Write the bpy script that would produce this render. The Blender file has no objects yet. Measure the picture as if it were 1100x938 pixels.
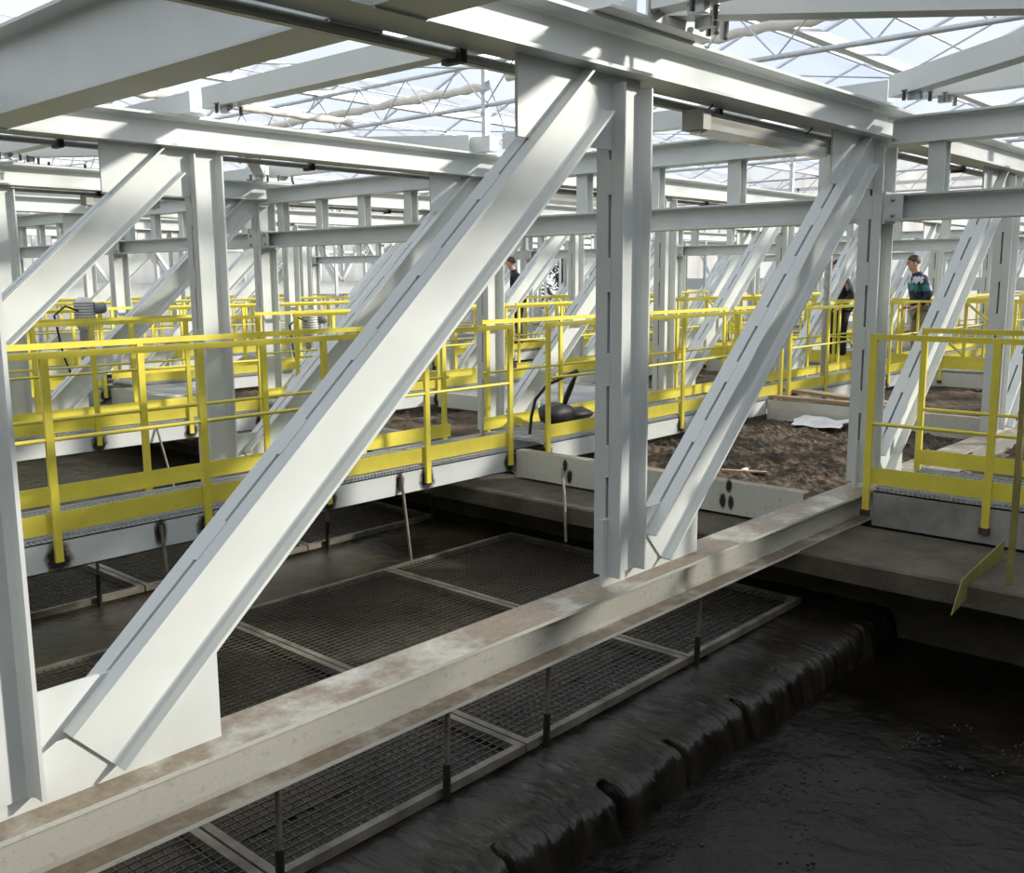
import bpy, math, random
from mathutils import Vector, Matrix, noise
random.seed(7)
SC = bpy.context.scene
COL = SC.collection
PI = math.pi
R = math.radians

# ------------------------------------------------------------------ helpers
class MB:
    """collects shapes, then links them as ONE mesh object"""
    def __init__(s): s.v=[]; s.f=[]; s.m=[]; s.sm=[]
    def add(s, vs, fs, mi=0, smooth=False):
        b=len(s.v); s.v+= [tuple(v) for v in vs]
        for f in fs:
            s.f.append([b+i for i in f]); s.m.append(mi); s.sm.append(smooth)
    def box(s,x0,x1,y0,y1,z0,z1,mi=0):
        s.add([(x0,y0,z0),(x1,y0,z0),(x1,y1,z0),(x0,y1,z0),(x0,y0,z1),(x1,y0,z1),(x1,y1,z1),(x0,y1,z1)],
              [(0,3,2,1),(4,5,6,7),(0,1,5,4),(1,2,6,5),(2,3,7,6),(3,0,4,7)],mi)
    def obox(s,c,ax,ay,az,hx,hy,hz,mi=0):
        c=Vector(c);ax=Vector(ax)*hx;ay=Vector(ay)*hy;az=Vector(az)*hz
        P=[c+ax*i+ay*j+az*k for k in(-1,1) for (i,j) in((-1,-1),(1,-1),(1,1),(-1,1))]
        s.add(P,[(0,3,2,1),(4,5,6,7),(0,1,5,4),(1,2,6,5),(2,3,7,6),(3,0,4,7)],mi)
    def bar(s,p,q,w,h,up=(0,0,1),mi=0):
        p=Vector(p);q=Vector(q);d=(q-p);L=d.length;d.normalize();u=Vector(up)
        if abs(d.dot(u))>.98:u=Vector((1,0,0))
        a=d.cross(u).normalized();b=a.cross(d)
        s.obox((p+q)/2,d,a,b,L/2,w/2,h/2,mi)
    def prism(s,poly,org,e1,e2,ax,L,mi=0):
        org=Vector(org);e1=Vector(e1);e2=Vector(e2);ax=Vector(ax);n=len(poly)
        A=[org+e1*a+e2*b for a,b in poly];B=[p+ax*L for p in A]
        fs=[tuple(range(n)),tuple(range(2*n-1,n-1,-1))]+[(i,n+i,n+(i+1)%n,(i+1)%n) for i in range(n)]
        s.add(A+B,fs,mi)
    def tube(s,pts,r,n=8,mi=0,caps=True,rads=None):
        pts=[Vector(p) for p in pts];rings=[]
        up=None
        for i,p in enumerate(pts):
            d=(pts[min(i+1,len(pts)-1)]-pts[max(i-1,0)]).normalized()
            if up is None:
                up=Vector((0,0,1)) if abs(d.z)<.9 else Vector((1,0,0))
            a=d.cross(up).normalized();b=a.cross(d).normalized();up=b
            rr=rads[i] if rads else r
            rings.append([p+a*math.cos(2*PI*k/n)*rr+b*math.sin(2*PI*k/n)*rr for k in range(n)])
        vs=[v for rg in rings for v in rg];fs=[]
        for i in range(len(pts)-1):
            for k in range(n):
                fs.append((i*n+k,i*n+(k+1)%n,(i+1)*n+(k+1)%n,(i+1)*n+k))
        s.add(vs,fs,mi,True)
        if caps:
            s.add(rings[0],[tuple(range(n-1,-1,-1))],mi);s.add(rings[-1],[tuple(range(n))],mi)
    def lathe(s,prof,c,n=16,mi=0,ax=(0,0,1)):
        c=Vector(c);az=Vector(ax).normalized();a=az.orthogonal().normalized();b=az.cross(a)
        vs=[];fs=[];m=len(prof)
        for r,z in prof:
            for k in range(n):
                vs.append(c+az*z+a*math.cos(2*PI*k/n)*r+b*math.sin(2*PI*k/n)*r)
        for i in range(m-1):
            for k in range(n): fs.append((i*n+k,i*n+(k+1)%n,(i+1)*n+(k+1)%n,(i+1)*n+k))
        fs.append(tuple(range(n-1,-1,-1)));fs.append(tuple((m-1)*n+k for k in range(n)))
        s.add(vs,fs,mi,True)
    def blob(s,c,rx,ry,rz,seed=0,amp=.25,nu=14,nv=9,mi=0,freq=2.2):
        c=Vector(c);vs=[];fs=[]
        for j in range(nv+1):
            t=PI*j/nv
            for i in range(nu):
                p=2*PI*i/nu
                d=Vector((math.sin(t)*math.cos(p),math.sin(t)*math.sin(p),math.cos(t)))
                k=1+amp*noise.noise(d*freq+Vector((seed*3.1,seed*1.7,seed)))
                vs.append(c+Vector((d.x*rx*k,d.y*ry*k,d.z*rz*k)))
        for j in range(nv):
            for i in range(nu):
                fs.append((j*nu+i,(j+1)*nu+i,(j+1)*nu+(i+1)%nu,j*nu+(i+1)%nu))
        s.add(vs,fs,mi,True)
    def mesh(s,name,off=(0,0,0)):
        me=bpy.data.meshes.new(name);o=Vector(off)
        me.from_pydata([(v[0]-o.x,v[1]-o.y,v[2]-o.z) for v in s.v],[],s.f)
        me.polygons.foreach_set('material_index',s.m);me.polygons.foreach_set('use_smooth',s.sm)
        me.update();return me
    def build(s,name,mat,parent=None,loc=None):
        off=wloc(parent) if parent else Vector(loc) if loc is not None else Vector((0,0,0))
        me=s.mesh(name,off)
        for m in (mat if isinstance(mat,(list,tuple)) else [mat]): me.materials.append(m)
        o=bpy.data.objects.new(name,me);COL.objects.link(o)
        if parent: o.parent=parent
        elif loc is not None: o.location=loc
        return o
def wloc(o):
    v=Vector((0,0,0))
    while o: v+=o.location;o=o.parent
    return v
def thing(name,label,cat,loc,group=None):
    o=bpy.data.objects.new(name,None);o.empty_display_size=.1;COL.objects.link(o);o.location=loc
    o['label']=label;o['category']=cat
    if group:o['group']=group
    return o
def tag(o,label,cat,group=None,kind=None):
    o['label']=label;o['category']=cat
    if group:o['group']=group
    if kind:o['kind']=kind
    return o
def struct(o,kind='structure'): o['kind']=kind;return o
def copy_thing(root,delta,label,group=None):
    r=root.copy();COL.objects.link(r);r.location=root.location+Vector(delta);r['label']=label
    if group:r['group']=group
    for ch in root.children:
        c=ch.copy();COL.objects.link(c);c.parent=r
        for g in ch.children:
            d=g.copy();COL.objects.link(d);d.parent=c
    return r

# ------------------------------------------------------------------ materials
def newmat(name):
    m=bpy.data.materials.new(name);m.use_nodes=True;nt=m.node_tree
    return m,nt,nt.nodes['Principled BSDF']
def N(nt,t,**k):
    n=nt.nodes.new(t)
    for a,b in k.items(): setattr(n,a,b)
    return n
def ramp(nt,fac,stops):
    n=N(nt,'ShaderNodeValToRGB');nt.links.new(fac,n.inputs['Fac'])
    cr=n.color_ramp
    while len(cr.elements)<len(stops): cr.elements.new(.5)
    for e,(p,c) in zip(cr.elements,stops): e.position=p;e.color=(*c,1) if len(c)==3 else c
    return n
def noise_n(nt,scale,detail=4,rough=.55,vec=None):
    n=N(nt,'ShaderNodeTexNoise');n.inputs['Scale'].default_value=scale;n.inputs['Detail'].default_value=detail;n.inputs['Roughness'].default_value=rough
    if vec is not None: nt.links.new(vec,n.inputs['Vector'])
    return n
def objvec(nt,scale=None):
    t=N(nt,'ShaderNodeTexCoord');v=t.outputs['Object']
    if scale:
        mp=N(nt,'ShaderNodeMapping');mp.inputs['Scale'].default_value=scale;nt.links.new(v,mp.inputs['Vector']);v=mp.outputs['Vector']
    return v
def simple(name,c0,c1=None,scale=6,rough=.5,metal=0,bump=0,bscale=40,vscale=None,detail=4):
    m,nt,b=newmat(name);v=objvec(nt,vscale)
    n=noise_n(nt,scale,detail,.6,v)
    r=ramp(nt,n.outputs['Fac'],[(.35,c0),(.68,c1 or tuple(x*.9 for x in c0))])
    nt.links.new(r.outputs['Color'],b.inputs['Base Color'])
    b.inputs['Roughness'].default_value=rough;b.inputs['Metallic'].default_value=metal
    if bump:
        n2=noise_n(nt,bscale,5,.6,v);bp=N(nt,'ShaderNodeBump');bp.inputs['Strength'].default_value=bump;bp.inputs['Distance'].default_value=.02
        nt.links.new(n2.outputs['Fac'],bp.inputs['Height']);nt.links.new(bp.outputs['Normal'],b.inputs['Normal'])
    return m
def mix_c(nt,fac,a,b):
    n=N(nt,'ShaderNodeMix',data_type='RGBA')
    if hasattr(fac,'links'): nt.links.new(fac,n.inputs[0])
    else: n.inputs[0].default_value=fac
    for i,x in ((6,a),(7,b)):
        if hasattr(x,'links'): nt.links.new(x,n.inputs[i])
        else: n.inputs[i].default_value=(*x,1)
    return n.outputs[2]

PAINT=simple('white_grey_paint',(.655,.68,.66),(.605,.635,.615),3,.38)
GRATE=simple('bright_galvanised_grating',(.60,.62,.63),(.48,.50,.51),18,.5,.25)
# bottom chord paint: same paint with silt lying on it
def dirty():
    m,nt,b=newmat('white_paint_with_silt');v=objvec(nt)
    n=noise_n(nt,2.6,6,.65,v);n2=noise_n(nt,26,5,.7,v)
    g=N(nt,'ShaderNodeNewGeometry');sx=N(nt,'ShaderNodeSeparateXYZ');nt.links.new(g.outputs['Normal'],sx.inputs[0])
    up=N(nt,'ShaderNodeMapRange');up.inputs[1].default_value=.5;up.inputs[2].default_value=.9;nt.links.new(sx.outputs['Z'],up.inputs[0])
    r=ramp(nt,n.outputs['Fac'],[(.33,(.12,.12,.12)),(.50,(.92,.92,.92))])
    mu=N(nt,'ShaderNodeMath',operation='MULTIPLY');nt.links.new(r.outputs['Color'],mu.inputs[0]);nt.links.new(up.outputs[0],mu.inputs[1])
    sp=ramp(nt,n2.outputs['Fac'],[(.57,(0,0,0)),(.68,(.8,.8,.8))])
    mx=N(nt,'ShaderNodeMath',operation='MAXIMUM');nt.links.new(mu.outputs[0],mx.inputs[0])
    ms=N(nt,'ShaderNodeMath',operation='MULTIPLY');nt.links.new(sp.outputs['Color'],ms.inputs[0]);ms.inputs[1].default_value=.55
    nt.links.new(ms.outputs[0],mx.inputs[1])
    brown=ramp(nt,n2.outputs['Fac'],[(.3,(.16,.115,.07)),(.7,(.30,.235,.16))])
    c=mix_c(nt,mx.outputs[0],(.60,.60,.53),brown.outputs['Color'])
    nt.links.new(c,b.inputs['Base Color']);b.inputs['Roughness'].default_value=.5
    bp=N(nt,'ShaderNodeBump');bp.inputs['Strength'].default_value=.25;bp.inputs['Distance'].default_value=.01
    nt.links.new(n2.outputs['Fac'],bp.inputs['Height']);nt.links.new(bp.outputs['Normal'],b.inputs['Normal'])
    return m
PAINTD=dirty()
YEL=simple('yellow_paint',(.83,.72,.085),(.73,.62,.08),5,.42)
SILT_SHADE=simple('silted_grey_paint',(.36,.355,.34),(.20,.18,.15),3.5,.6,0,.1,25,(1,1,1),7)  # silted paint with the right walkway's shade worked into its darker grey
YELD=simple('faded_yellow_paint',(.30,.27,.07),(.20,.18,.06),5,.6)  # darker, duller yellow for the railing end on the ledge
GALV=simple('galvanised_steel',(.50,.52,.53),(.36,.38,.39),18,.42,.75)
WIRE=simple('weathered_wire',(.115,.10,.08),(.06,.052,.04),14,.45,.3)
FRAME=simple('silted_galvanised_frame',(.27,.24,.19),(.10,.088,.066),5,.6,.2)
SCORCH=simple('weld_scorch',(.035,.025,.02),(.10,.06,.04),16,.8)
WET=simple('wet_dark_steel',(.02,.018,.015),(.04,.03,.025),12,.35)
CONC=simple('concrete',(.12,.102,.072),(.055,.047,.032),3.5,.85,0,.5,30,None,7)  # dirty brown, darkened further to stand in for shade over the ledge
BLACK=simple('black_rubber',(.012,.012,.013),(.03,.03,.03),8,.5)
WOOD=simple('weathered_board',(.45,.33,.22),(.28,.19,.12),4,.75,0,.2,30,(1,12,12))
GREYPL=simple('grey_sheet_metal',(.30,.31,.33),(.25,.26,.28),3,.5,.2)
BODYG=simple('lamp_housing_grey',(.36,.37,.33),(.30,.31,.28),5,.45)
SCREEN=simple('beige_screen_fabric',(.82,.79,.72),(.74,.71,.64),3,.9,0,.6,6,(1,1,1))
ALU=simple('aluminium_bar',(.62,.65,.68),(.52,.55,.58),8,.4,.5)
def softstain():
    m=bpy.data.materials.new('weld_scorch_soft');m.use_nodes=True;nt=m.node_tree;b=nt.nodes['Principled BSDF']
    b.inputs['Base Color'].default_value=(.035,.024,.017,1);b.inputs['Roughness'].default_value=.85
    v=objvec(nt);L=N(nt,'ShaderNodeVectorMath',operation='LENGTH');nt.links.new(v,L.inputs[0])
    g=N(nt,'ShaderNodeNewGeometry');n=noise_n(nt,14,5,.65,g.outputs['Position'])
    a=N(nt,'ShaderNodeMath',operation='MULTIPLY_ADD');nt.links.new(n.outputs['Fac'],a.inputs[0]);a.inputs[1].default_value=.9;nt.links.new(L.outputs['Value'],a.inputs[2])
    r=ramp(nt,a.outputs[0],[(.62,(.95,.95,.95)),(1.0,(0,0,0))])
    mr=N(nt,'ShaderNodeMapRange');mr.inputs[1].default_value=.98;mr.inputs[2].default_value=1.38;mr.inputs[3].default_value=.93;mr.inputs[4].default_value=0
    nt.links.new(a.outputs[0],mr.inputs[0])
    t=N(nt,'ShaderNodeBsdfTransparent');mx=N(nt,'ShaderNodeMixShader');nt.links.new(mr.outputs[0],mx.inputs[0])
    nt.links.new(t.outputs[0],mx.inputs[1]);nt.links.new(b.outputs[0],mx.inputs[2]);nt.links.new(mx.outputs[0],nt.nodes['Material Output'].inputs[0])
    return m
SOFTSTAIN=softstain()
BOLT=simple('zinc_bolt',(.45,.45,.43),(.35,.35,.33),20,.4,.8)
WHITEM=simple('white_enamel',(.78,.78,.76),(.68,.68,.66),5,.4)
FOIL=simple('white_plastic_sheet',(.80,.80,.80),(.6,.6,.6),6,.5)
BARK=simple('bark',(.09,.07,.05),(.05,.04,.03),8,.9)
LEAF=simple('dark_leaves',(.04,.06,.025),(.06,.05,.03),8,.7)
PLASTC,nt,b=newmat('clear_lamp_cover');b.inputs['Base Color'].default_value=(.85,.86,.84,1);b.inputs['Roughness'].default_value=.12;b.inputs['Transmission Weight'].default_value=.55
TUBEW=simple('white_lamp_tube',(.85,.85,.83),(.8,.8,.78),4,.3)

def glazing(name,tr,base,streak=0):
    m=bpy.data.materials.new(name);m.use_nodes=True;nt=m.node_tree;nt.nodes.clear()
    out=N(nt,'ShaderNodeOutputMaterial');t=N(nt,'ShaderNodeBsdfTransparent');t.inputs[0].default_value=(.97,.98,1,1)
    tl=N(nt,'ShaderNodeBsdfTranslucent');df=N(nt,'ShaderNodeBsdfDiffuse')
    a=N(nt,'ShaderNodeMixShader');a.inputs[0].default_value=.4
    v=objvec(nt,(1.2,1.2,.15) if streak else (1,1,1));n=noise_n(nt,1.6,5,.6,v)
    r=ramp(nt,n.outputs['Fac'],[(.3,tuple(x*(1-streak) for x in base)),(.7,base)])
    nt.links.new(r.outputs['Color'],tl.inputs[0]);nt.links.new(r.outputs['Color'],df.inputs[0])
    nt.links.new(tl.outputs[0],a.inputs[1]);nt.links.new(df.outputs[0],a.inputs[2])
    mx=N(nt,'ShaderNodeMixShader');mx.inputs[0].default_value=tr
    nt.links.new(a.outputs[0],mx.inputs[1]);nt.links.new(t.outputs[0],mx.inputs[2]);nt.links.new(mx.outputs[0],out.inputs[0])
    return m
GLASS_ROOF=glazing('greenhouse_roof_glass',.63,(.93,.94,.96))
GLASS_WALL=glazing('cloudy_wall_glass',.30,(.80,.79,.76),.25)

def water(name,c0,c1,rough,bscale,bstr,stretch=(1,1,1)):
    m,nt,b=newmat(name);v=objvec(nt,stretch)
    n=noise_n(nt,bscale,6,.6,v);n2=noise_n(nt,bscale*.23,3,.5,v)
    r=ramp(nt,n2.outputs['Fac'],[(.35,c0),(.7,c1)])
    nt.links.new(r.outputs['Color'],b.inputs['Base Color']);b.inputs['Roughness'].default_value=rough;b.inputs['IOR'].default_value=1.33
    bp=N(nt,'ShaderNodeBump');bp.inputs['Strength'].default_value=bstr;bp.inputs['Distance'].default_value=.03
    ad=N(nt,'ShaderNodeMath',operation='ADD');nt.links.new(n.outputs['Fac'],ad.inputs[0]);nt.links.new(n2.outputs['Fac'],ad.inputs[1])
    nt.links.new(ad.outputs[0],bp.inputs['Height']);nt.links.new(bp.outputs['Normal'],b.inputs['Normal'])
    return m
WATER=water('sludge_water',(.003,.0025,.0015),(.014,.011,.007),.2,9,.7)
WATERU=water('brown_sludge_water',(.030,.025,.016),(.085,.070,.046),.2,9,.7)
FALL=water('falling_sludge_water',(.010,.0085,.006),(.034,.028,.018),.13,16,.9,(1.6,.35,.25))
SOIL=simple('crusted_brown_sludge',(.032,.026,.018),(.15,.105,.065),3.2,.9,0,1.0,22,(1,1,2),10)

# ------------------------------------------------------------------ camera
Fpx=1054.3;yaw,pitch,roll=.8331,.1615,-.0062
fwd=Vector((math.sin(yaw)*math.cos(pitch),math.cos(yaw)*math.cos(pitch),-math.sin(pitch)))
rgt=Vector((math.cos(yaw),-math.sin(yaw),0));upv=rgt.cross(fwd)
r2=rgt*math.cos(roll)+upv*math.sin(roll);u2=-rgt*math.sin(roll)+upv*math.cos(roll)
cd=bpy.data.cameras.new('camera');cam=bpy.data.objects.new('camera',cd);COL.objects.link(cam)
cam.matrix_world=Matrix(((r2.x,u2.x,-fwd.x,0),(r2.y,u2.y,-fwd.y,0),(r2.z,u2.z,-fwd.z,1.575),(0,0,0,1)))
cd.sensor_width=36;cd.lens=36*Fpx/1100;cd.clip_start=.05;cd.clip_end=400
SC.camera=cam

# ------------------------------------------------------------------ steel trusses
XR=4.299;PN=3.2;YT=3.015;SPC=3.977
CW=.245
ZB=-.05;ZBL=-.282;ZT=2.544;ZTT=2.77
def channel_pair(mb,o,ax,dp,L,pack0=.35,rev=False):
    """two channels back to back round a gap; o = centre of one end, ax = along, dp = depth direction, Y = across"""
    h=CW/2;y0=-.0835;g=.009;tw=.010;tf=.013
    P=[(y0,-h),(-g,-h),(-g,h),(y0,h),(y0,h-tf),(-g-tw-.02,h-tf-.002),(-g-tw,h-tf-.018),(-g-tw,-h+tf+.018),(-g-tw-.02,-h+tf+.002),(y0,-h+tf)]
    mb.prism(P,o,(0,1,0),dp,ax,L)
    mb.prism([(-a,b) for a,b in P][::-1],o,(0,1,0),dp,ax,L)
    o=Vector(o);ax=Vector(ax);dp=Vector(dp);t=pack0
    while t<L-.2:
        for sgn in(-1,1):
            mb.obox(o+ax*t+dp*sgn*(h-.012),ax,(0,1,0),dp,.085,.013,.015)
        t+=.48
def Hpoly(w,z0,z1,tf=.018,tw=.012):
    a=w/2;b=tw/2;c=.014
    return [(-a,z0),(a,z0),(a,z0+tf),(b+c,z0+tf),(b,z0+tf+c),(b,z1-tf-c),(b+c,z1-tf),(a,z1-tf),(a,z1),(-a,z1),(-a,z1-tf),(-b-c,z1-tf),(-b,z1-tf-c),(-b,z0+tf+c),(-b-c,z0+tf),(-a,z0+tf)]
n_lo,n_hi=-1,9
DD=Vector((2.625,0,2.365));DL=DD.length;DD.normalize();DP=Vector((-DD.z,0,DD.x))
Y0=YT
root=thing('steel_truss','nearest white steel truss, standing on a silt-covered beam over the dark water','truss',(0,YT,ZBL),'white steel trusses in parallel rows')
b_=MB();b_.prism(Hpoly(.244,ZB-ZB+ZBL,ZB),(-.6,Y0,0),(0,1,0),(0,0,1),(1,0,0),34.2)
b_.build('bottom_chord',PAINTD,root)
b_=MB();b_.prism(Hpoly(.244,ZT,ZTT),(-.6,Y0,0),(0,1,0),(0,0,1),(1,0,0),34.2);b_.build('top_chord',PAINT,root)
colme=diame=botme=topme=None
for n in range(n_lo,n_hi+1):
    xr=XR+PN*n
    def lk(me,name,mk,x):
        if me is None:
            mb=MB();mk(mb);me=mb.mesh(name);me.materials.append(PAINT)
        o=bpy.data.objects.new(name,me);COL.objects.link(o);o.parent=root
        o.location=Vector((x,YT,0))-root.location
        return me
    colme=lk(colme,'column',lambda m:channel_pair(m,(-CW/2,0,.0),(0,0,1),(-1,0,0),2.505,.62),xr)
    if n<n_hi:
        diame=lk(diame,'diagonal',lambda m:channel_pair(m,(.176,0,.08),DD,DP,DL,.75),xr)
        botme=lk(botme,'gusset_plate',lambda m:m.box(-.29,.645,-.0085,.0085,ZB-.002,.315),xr)
    if n>n_lo:
        topme=lk(topme,'gusset_plate',lambda m:m.box(-.94,-.008,-.0085,.0085,2.19,ZT+.002),xr)
tl=['steel truss whose bottom beam lies in front of the overhead girder behind the viewer',
    None,
    'second white steel truss back, standing behind the first yellow walkway',
    'third white steel truss back, between the second and third yellow walkways',
    'fourth white steel truss back, deep in the hall',
    'fifth white steel truss back, only slivers showing between nearer columns',
    'farthest white steel truss, just in front of the back glass wall']
for k in range(7):
    if k<=1: continue
    copy_thing(root,(0,SPC*(k-1),0),tl[k])

# ------------------------------------------------------------------ cross girders (at every third node) and struts
def girder(x,y0,y1,label,lower=True,stubs=True):
    r=thing('cross_girder',label,'girder',(x,y0,1.95),'cross girders between trusses')
    a=MB();a.prism(Hpoly(.2,2.50,2.69,.014,.01),(x,y0,0),(1,0,0),(0,0,1),(0,1,0),y1-y0);a.build('upper_beam',PAINT,r)
    a=MB();a.prism(Hpoly(.2,1.96,2.15,.014,.01),(x,y0,0),(1,0,0),(0,0,1),(0,1,0),y1-y0);lo=a.build('lower_beam',PAINT,r)
    for yy,sg in((y0,1),(y1,-1)):
        e=MB();e.box(x-.11,x+.11,*sorted((yy,yy+sg*.016)),1.94,2.17)
        e.box(x-.105,x-.088,*sorted((yy+sg*.016,yy+sg*.14)),1.972,2.138)
        e.build('end_plate',PAINT,lo)
        for z in(2.0,2.11):
            q=MB();q.lathe([(.016,0),(.016,.014)],(x-.105,yy+sg*.07,z),6,0,(-1,0,0));q.build('bolt',BOLT,lo)
    y=y0+.30
    while y<y1-.2:
        a=MB();a.prism(Hpoly(.12,-.05,.05,.008,.006),(x,y,2.148),(0,1,0),(1,0,0),(0,0,1),.354);a.build('stub_post',PAINT,r)
        y+=.79
    return r
bay=['nearest bay','between first and second trusses','between second and third trusses','between third and fourth trusses','between fourth and fifth trusses','between fifth and sixth trusses']
gx={1:'over the near cross walkway',4:'over the middle cross walkway',7:'near the far end wall'}
for n,w in gx.items():
    x=XR+PN*n-CW/2
    for k in range(0,6):
        if n==7 and k>3: continue
        y0=YT+SPC*(k-1)+.088;y1=YT+SPC*k-.088
        girder(x,y0,y1,'grey ladder-like girder %s, %s'%(w,bay[k]))
# deep beam at the mid panel
dx=2.575
r=thing('deep_cross_beam','deep grey beam overhead at upper left, crossing above the nearest truss','beam',(dx,-1,ZTT))
a=MB();a.box(dx-.006,dx+.006,-1.0,YT+SPC-.124,ZTT+.004,3.015);a.box(dx-.135,dx+.135,-1.0,YT+SPC-.124,3.01,3.03)
for y0,y1 in((-.82,YT-.124),(YT+.124,YT+SPC-.124)):
    a.box(dx-.006,dx+.006,y0,y1,ZT+.01,ZTT+.004);a.box(dx-.135,dx+.135,y0,y1,ZT,ZT+.018)
a.build('web_and_flanges',PAINT,r)
for y0,sg in((YT-.124,-1),(YT+.124,1),(YT+SPC-.124,-1)):
    a=MB();a.box(dx-.13,dx+.13,*sorted((y0,y0+sg*.016)),ZT-.01,ZTT);a.build('end_plate',PAINT,r)
# struts on top of the chords + diagonal roof braces
def cap_bar(name,p,q,label,w=.13,h=.15,group=None):
    r=thing(name,label,'brace',((p[0]+q[0])/2,(p[1]+q[1])/2,p[2]),group)
    p=Vector(p);q=Vector(q);d=(q-p).normalized();a=Vector((0,0,1)).cross(d).normalized()
    mb=MB();t=.008
    # C profile open downwards
    P=[(-w/2,0),(-w/2+t,0),(-w/2+t,h-t),(w/2-t,h-t),(w/2-t,0),(w/2,0),(w/2,h),(-w/2,h)]
    P=[(-w/2,0),(w/2,0),(w/2,h),(-w/2,h)]
    mb.prism(P,p,a,(0,0,1),d,(q-p).length);mb.build('bar',PAINT,r)
    for e,sg in((p,1),(q,-1)):
        c=e+d*sg*.22
        f=MB();f.bar(c+Vector((0,0,-.045)),c+Vector((0,0,.0)),.09,.05);f.build('foot',GALV,r)
        for s in(-1,1):
            f=MB();f.lathe([(.014,-.06),(.014,.0),(.022,.0),(.022,.012)],c+a*s*.1+d*sg*.03,8);f.build('bolt',BOLT,r)
    return r
ZS=ZTT+.045
g='roof bracing bars on the top chords'
for k in range(0,6):
    ya=YT+SPC*(k-1);yb=ya+SPC
    nm=['in the nearest bay','in the second bay','in the third bay','in the fourth bay','in the fifth bay','in the sixth bay'][k]
    cap_bar('strut',(4.13,ya-.05,ZS),(4.13,yb-.22,ZS),'straight pale strut on the top beams by the middle column, '+nm.replace('behind the nearest truss','after it'),group=g)
    cap_bar('strut',(7.4,ya-.05,ZS),(7.4,yb-.22,ZS),'straight pale strut on top of the near cross girder, '+nm,group=g)
    if k in(0,2,4):
        cap_bar('diagonal_brace',(4.25,yb-.15,ZS),(7.25,ya+.15,ZS),'long grey diagonal roof brace from the middle column, '+nm.replace('behind the nearest truss','after it'),group=g)
        cap_bar('diagonal_brace',(7.25,yb-.15,ZS+.0),(5.85,yb-.15-1.9,ZS),'short grey diagonal roof brace from the girder node, '+nm,group=g)
# node bracket on the nearest top chord
r=thing('node_bracket','steel bracket with hanging bolts on top of the nearest truss','bracket',(4.3,2.9,ZTT))
a=MB();a.box(3.75,4.62,2.80,3.12,ZTT+.001,ZTT+.016);a.box(4.05,4.62,2.80,2.812,ZTT+.016,ZTT+.13);a.build('plate',PAINT,r)
for x,y in((4.10,2.79),(4.53,2.80),(4.66,2.80),(4.80,2.83)):
    a=MB();a.lathe([(.018,-.085),(.024,-.07),(.024,.06),(.036,.06),(.036,.085)],(x,y,ZTT+.115),8);a.build('bolt',BOLT,r)

# ------------------------------------------------------------------ walkways
def rnd_blob_plate(mb,c,nrm_axis,rx,rz,seed,th=.003):
    n=18;P=[]
    for i in range(n):
        t=2*PI*i/n;k=1+.35*noise.noise(Vector((math.cos(t)*1.5,math.sin(t)*1.5,seed*2.3)))
        P.append((math.cos(t)*rx*k,math.sin(t)*rz*k))
    if nrm_axis=='y': mb.prism(P,c,(1,0,0),(0,0,1),(0,-1,0),th)
    else: mb.prism(P,c,(0,1,0),(0,0,1),(-1,0,0),th)
def stain(parent,c,axis,rx,rz,seed):
    q=MB();e1,e2=((1,0,0),(0,0,1)) if axis=='y' else ((0,1,0),(0,0,1))
    e1=Vector(e1);e2=Vector(e2);C=Vector((0,0,0));n=20
    vs=[C]+[C+e1*math.cos(2*PI*i/n)+e2*math.sin(2*PI*i/n) for i in range(n)]
    q.add(vs,[(0,1+i,1+(i+1)%n) for i in range(n)])
    me=q.mesh('weld_scorch_mark');me.materials.append(SOFTSTAIN)
    o=bpy.data.objects.new('weld_scorch_mark',me);COL.objects.link(o);o.parent=parent
    o.location=Vector(c)-wloc(parent);o.scale=(rx,rx,rz)
    return o
def walkway(name,x0,x1,yf,yb,label,posts=(),rods=(),group='grating walkways'):
    r=thing('walkway',label,'walkway',((x0+x1)/2,yf,-.19),group)
    for y0,sg in((yf,1),(yb,-1)):
        a=MB();w=.06
        ys=sorted((y0,y0+sg*.008));yl=sorted((y0,y0+sg*w))
        a.box(x0,x1,*ys,-.19,.0);a.box(x0,x1,*yl,-.008,.0);a.box(x0,x1,*yl,-.19,-.182)
        st=a.build('stringer',PAINT,r)
        if sg==1:
            for i,px in enumerate(posts): stain(st,(px+.004,yf-.0015,-.105),'y',.10,.12,i+yf)
            for i,px in enumerate(rods): stain(st,(px,yf-.0015,-.075),'y',.055,.11,i+9+yf)
    a=MB();x=x0+.01
    while x<x1-.005:
        a.box(x,x+.005,yf+.004,yb-.004,.001,.028);x+=.0335
    for i in range(9):
        y=yf+.02+(yb-yf-.046)*i/8;a.box(x0,x1,y,y+.005,.02,.031)
    a.build('grating',GRATE,r)
    return r
ZR=1.135
def railing(x0,x1,y,posts,side,label,zb=-.13,mat=None,group='yellow guard railings'):
    """railing along X; side=-1: posts on the viewer's side of the stringer"""
    mat=mat or YEL
    r=thing('guard_railing',label,'railing',((x0+x1)/2,y,zb),group)
    for px in posts:
        a=MB();a.box(px-.024,px+.024,*sorted((y,y+side*.028)),zb,ZR-.02);a.build('post',mat,r)
    a=MB();a.box(x0,x1,y+side*.014-.015,y+side*.014+.015,ZR-.024,ZR+.016);a.build('top_rail',mat,r)
    a=MB();a.tube([(x0,y+side*.014,.625),(x1,y+side*.014,.625)],.0135,8);a.build('knee_rail',mat,r)
    a=MB();a.box(x0,x1,*sorted((y-side*.002,y-side*.008)),.05,.175);a.build('toe_board',mat,r)
    return r
def spread(a,b,step=1.055):
    n=max(1,round((b-a)/step));return [a+(b-a)*i/n for i in range(n+1)]
ord_=['first','second','third','fourth','fifth']
YF=5.97;WW=.80
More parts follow.
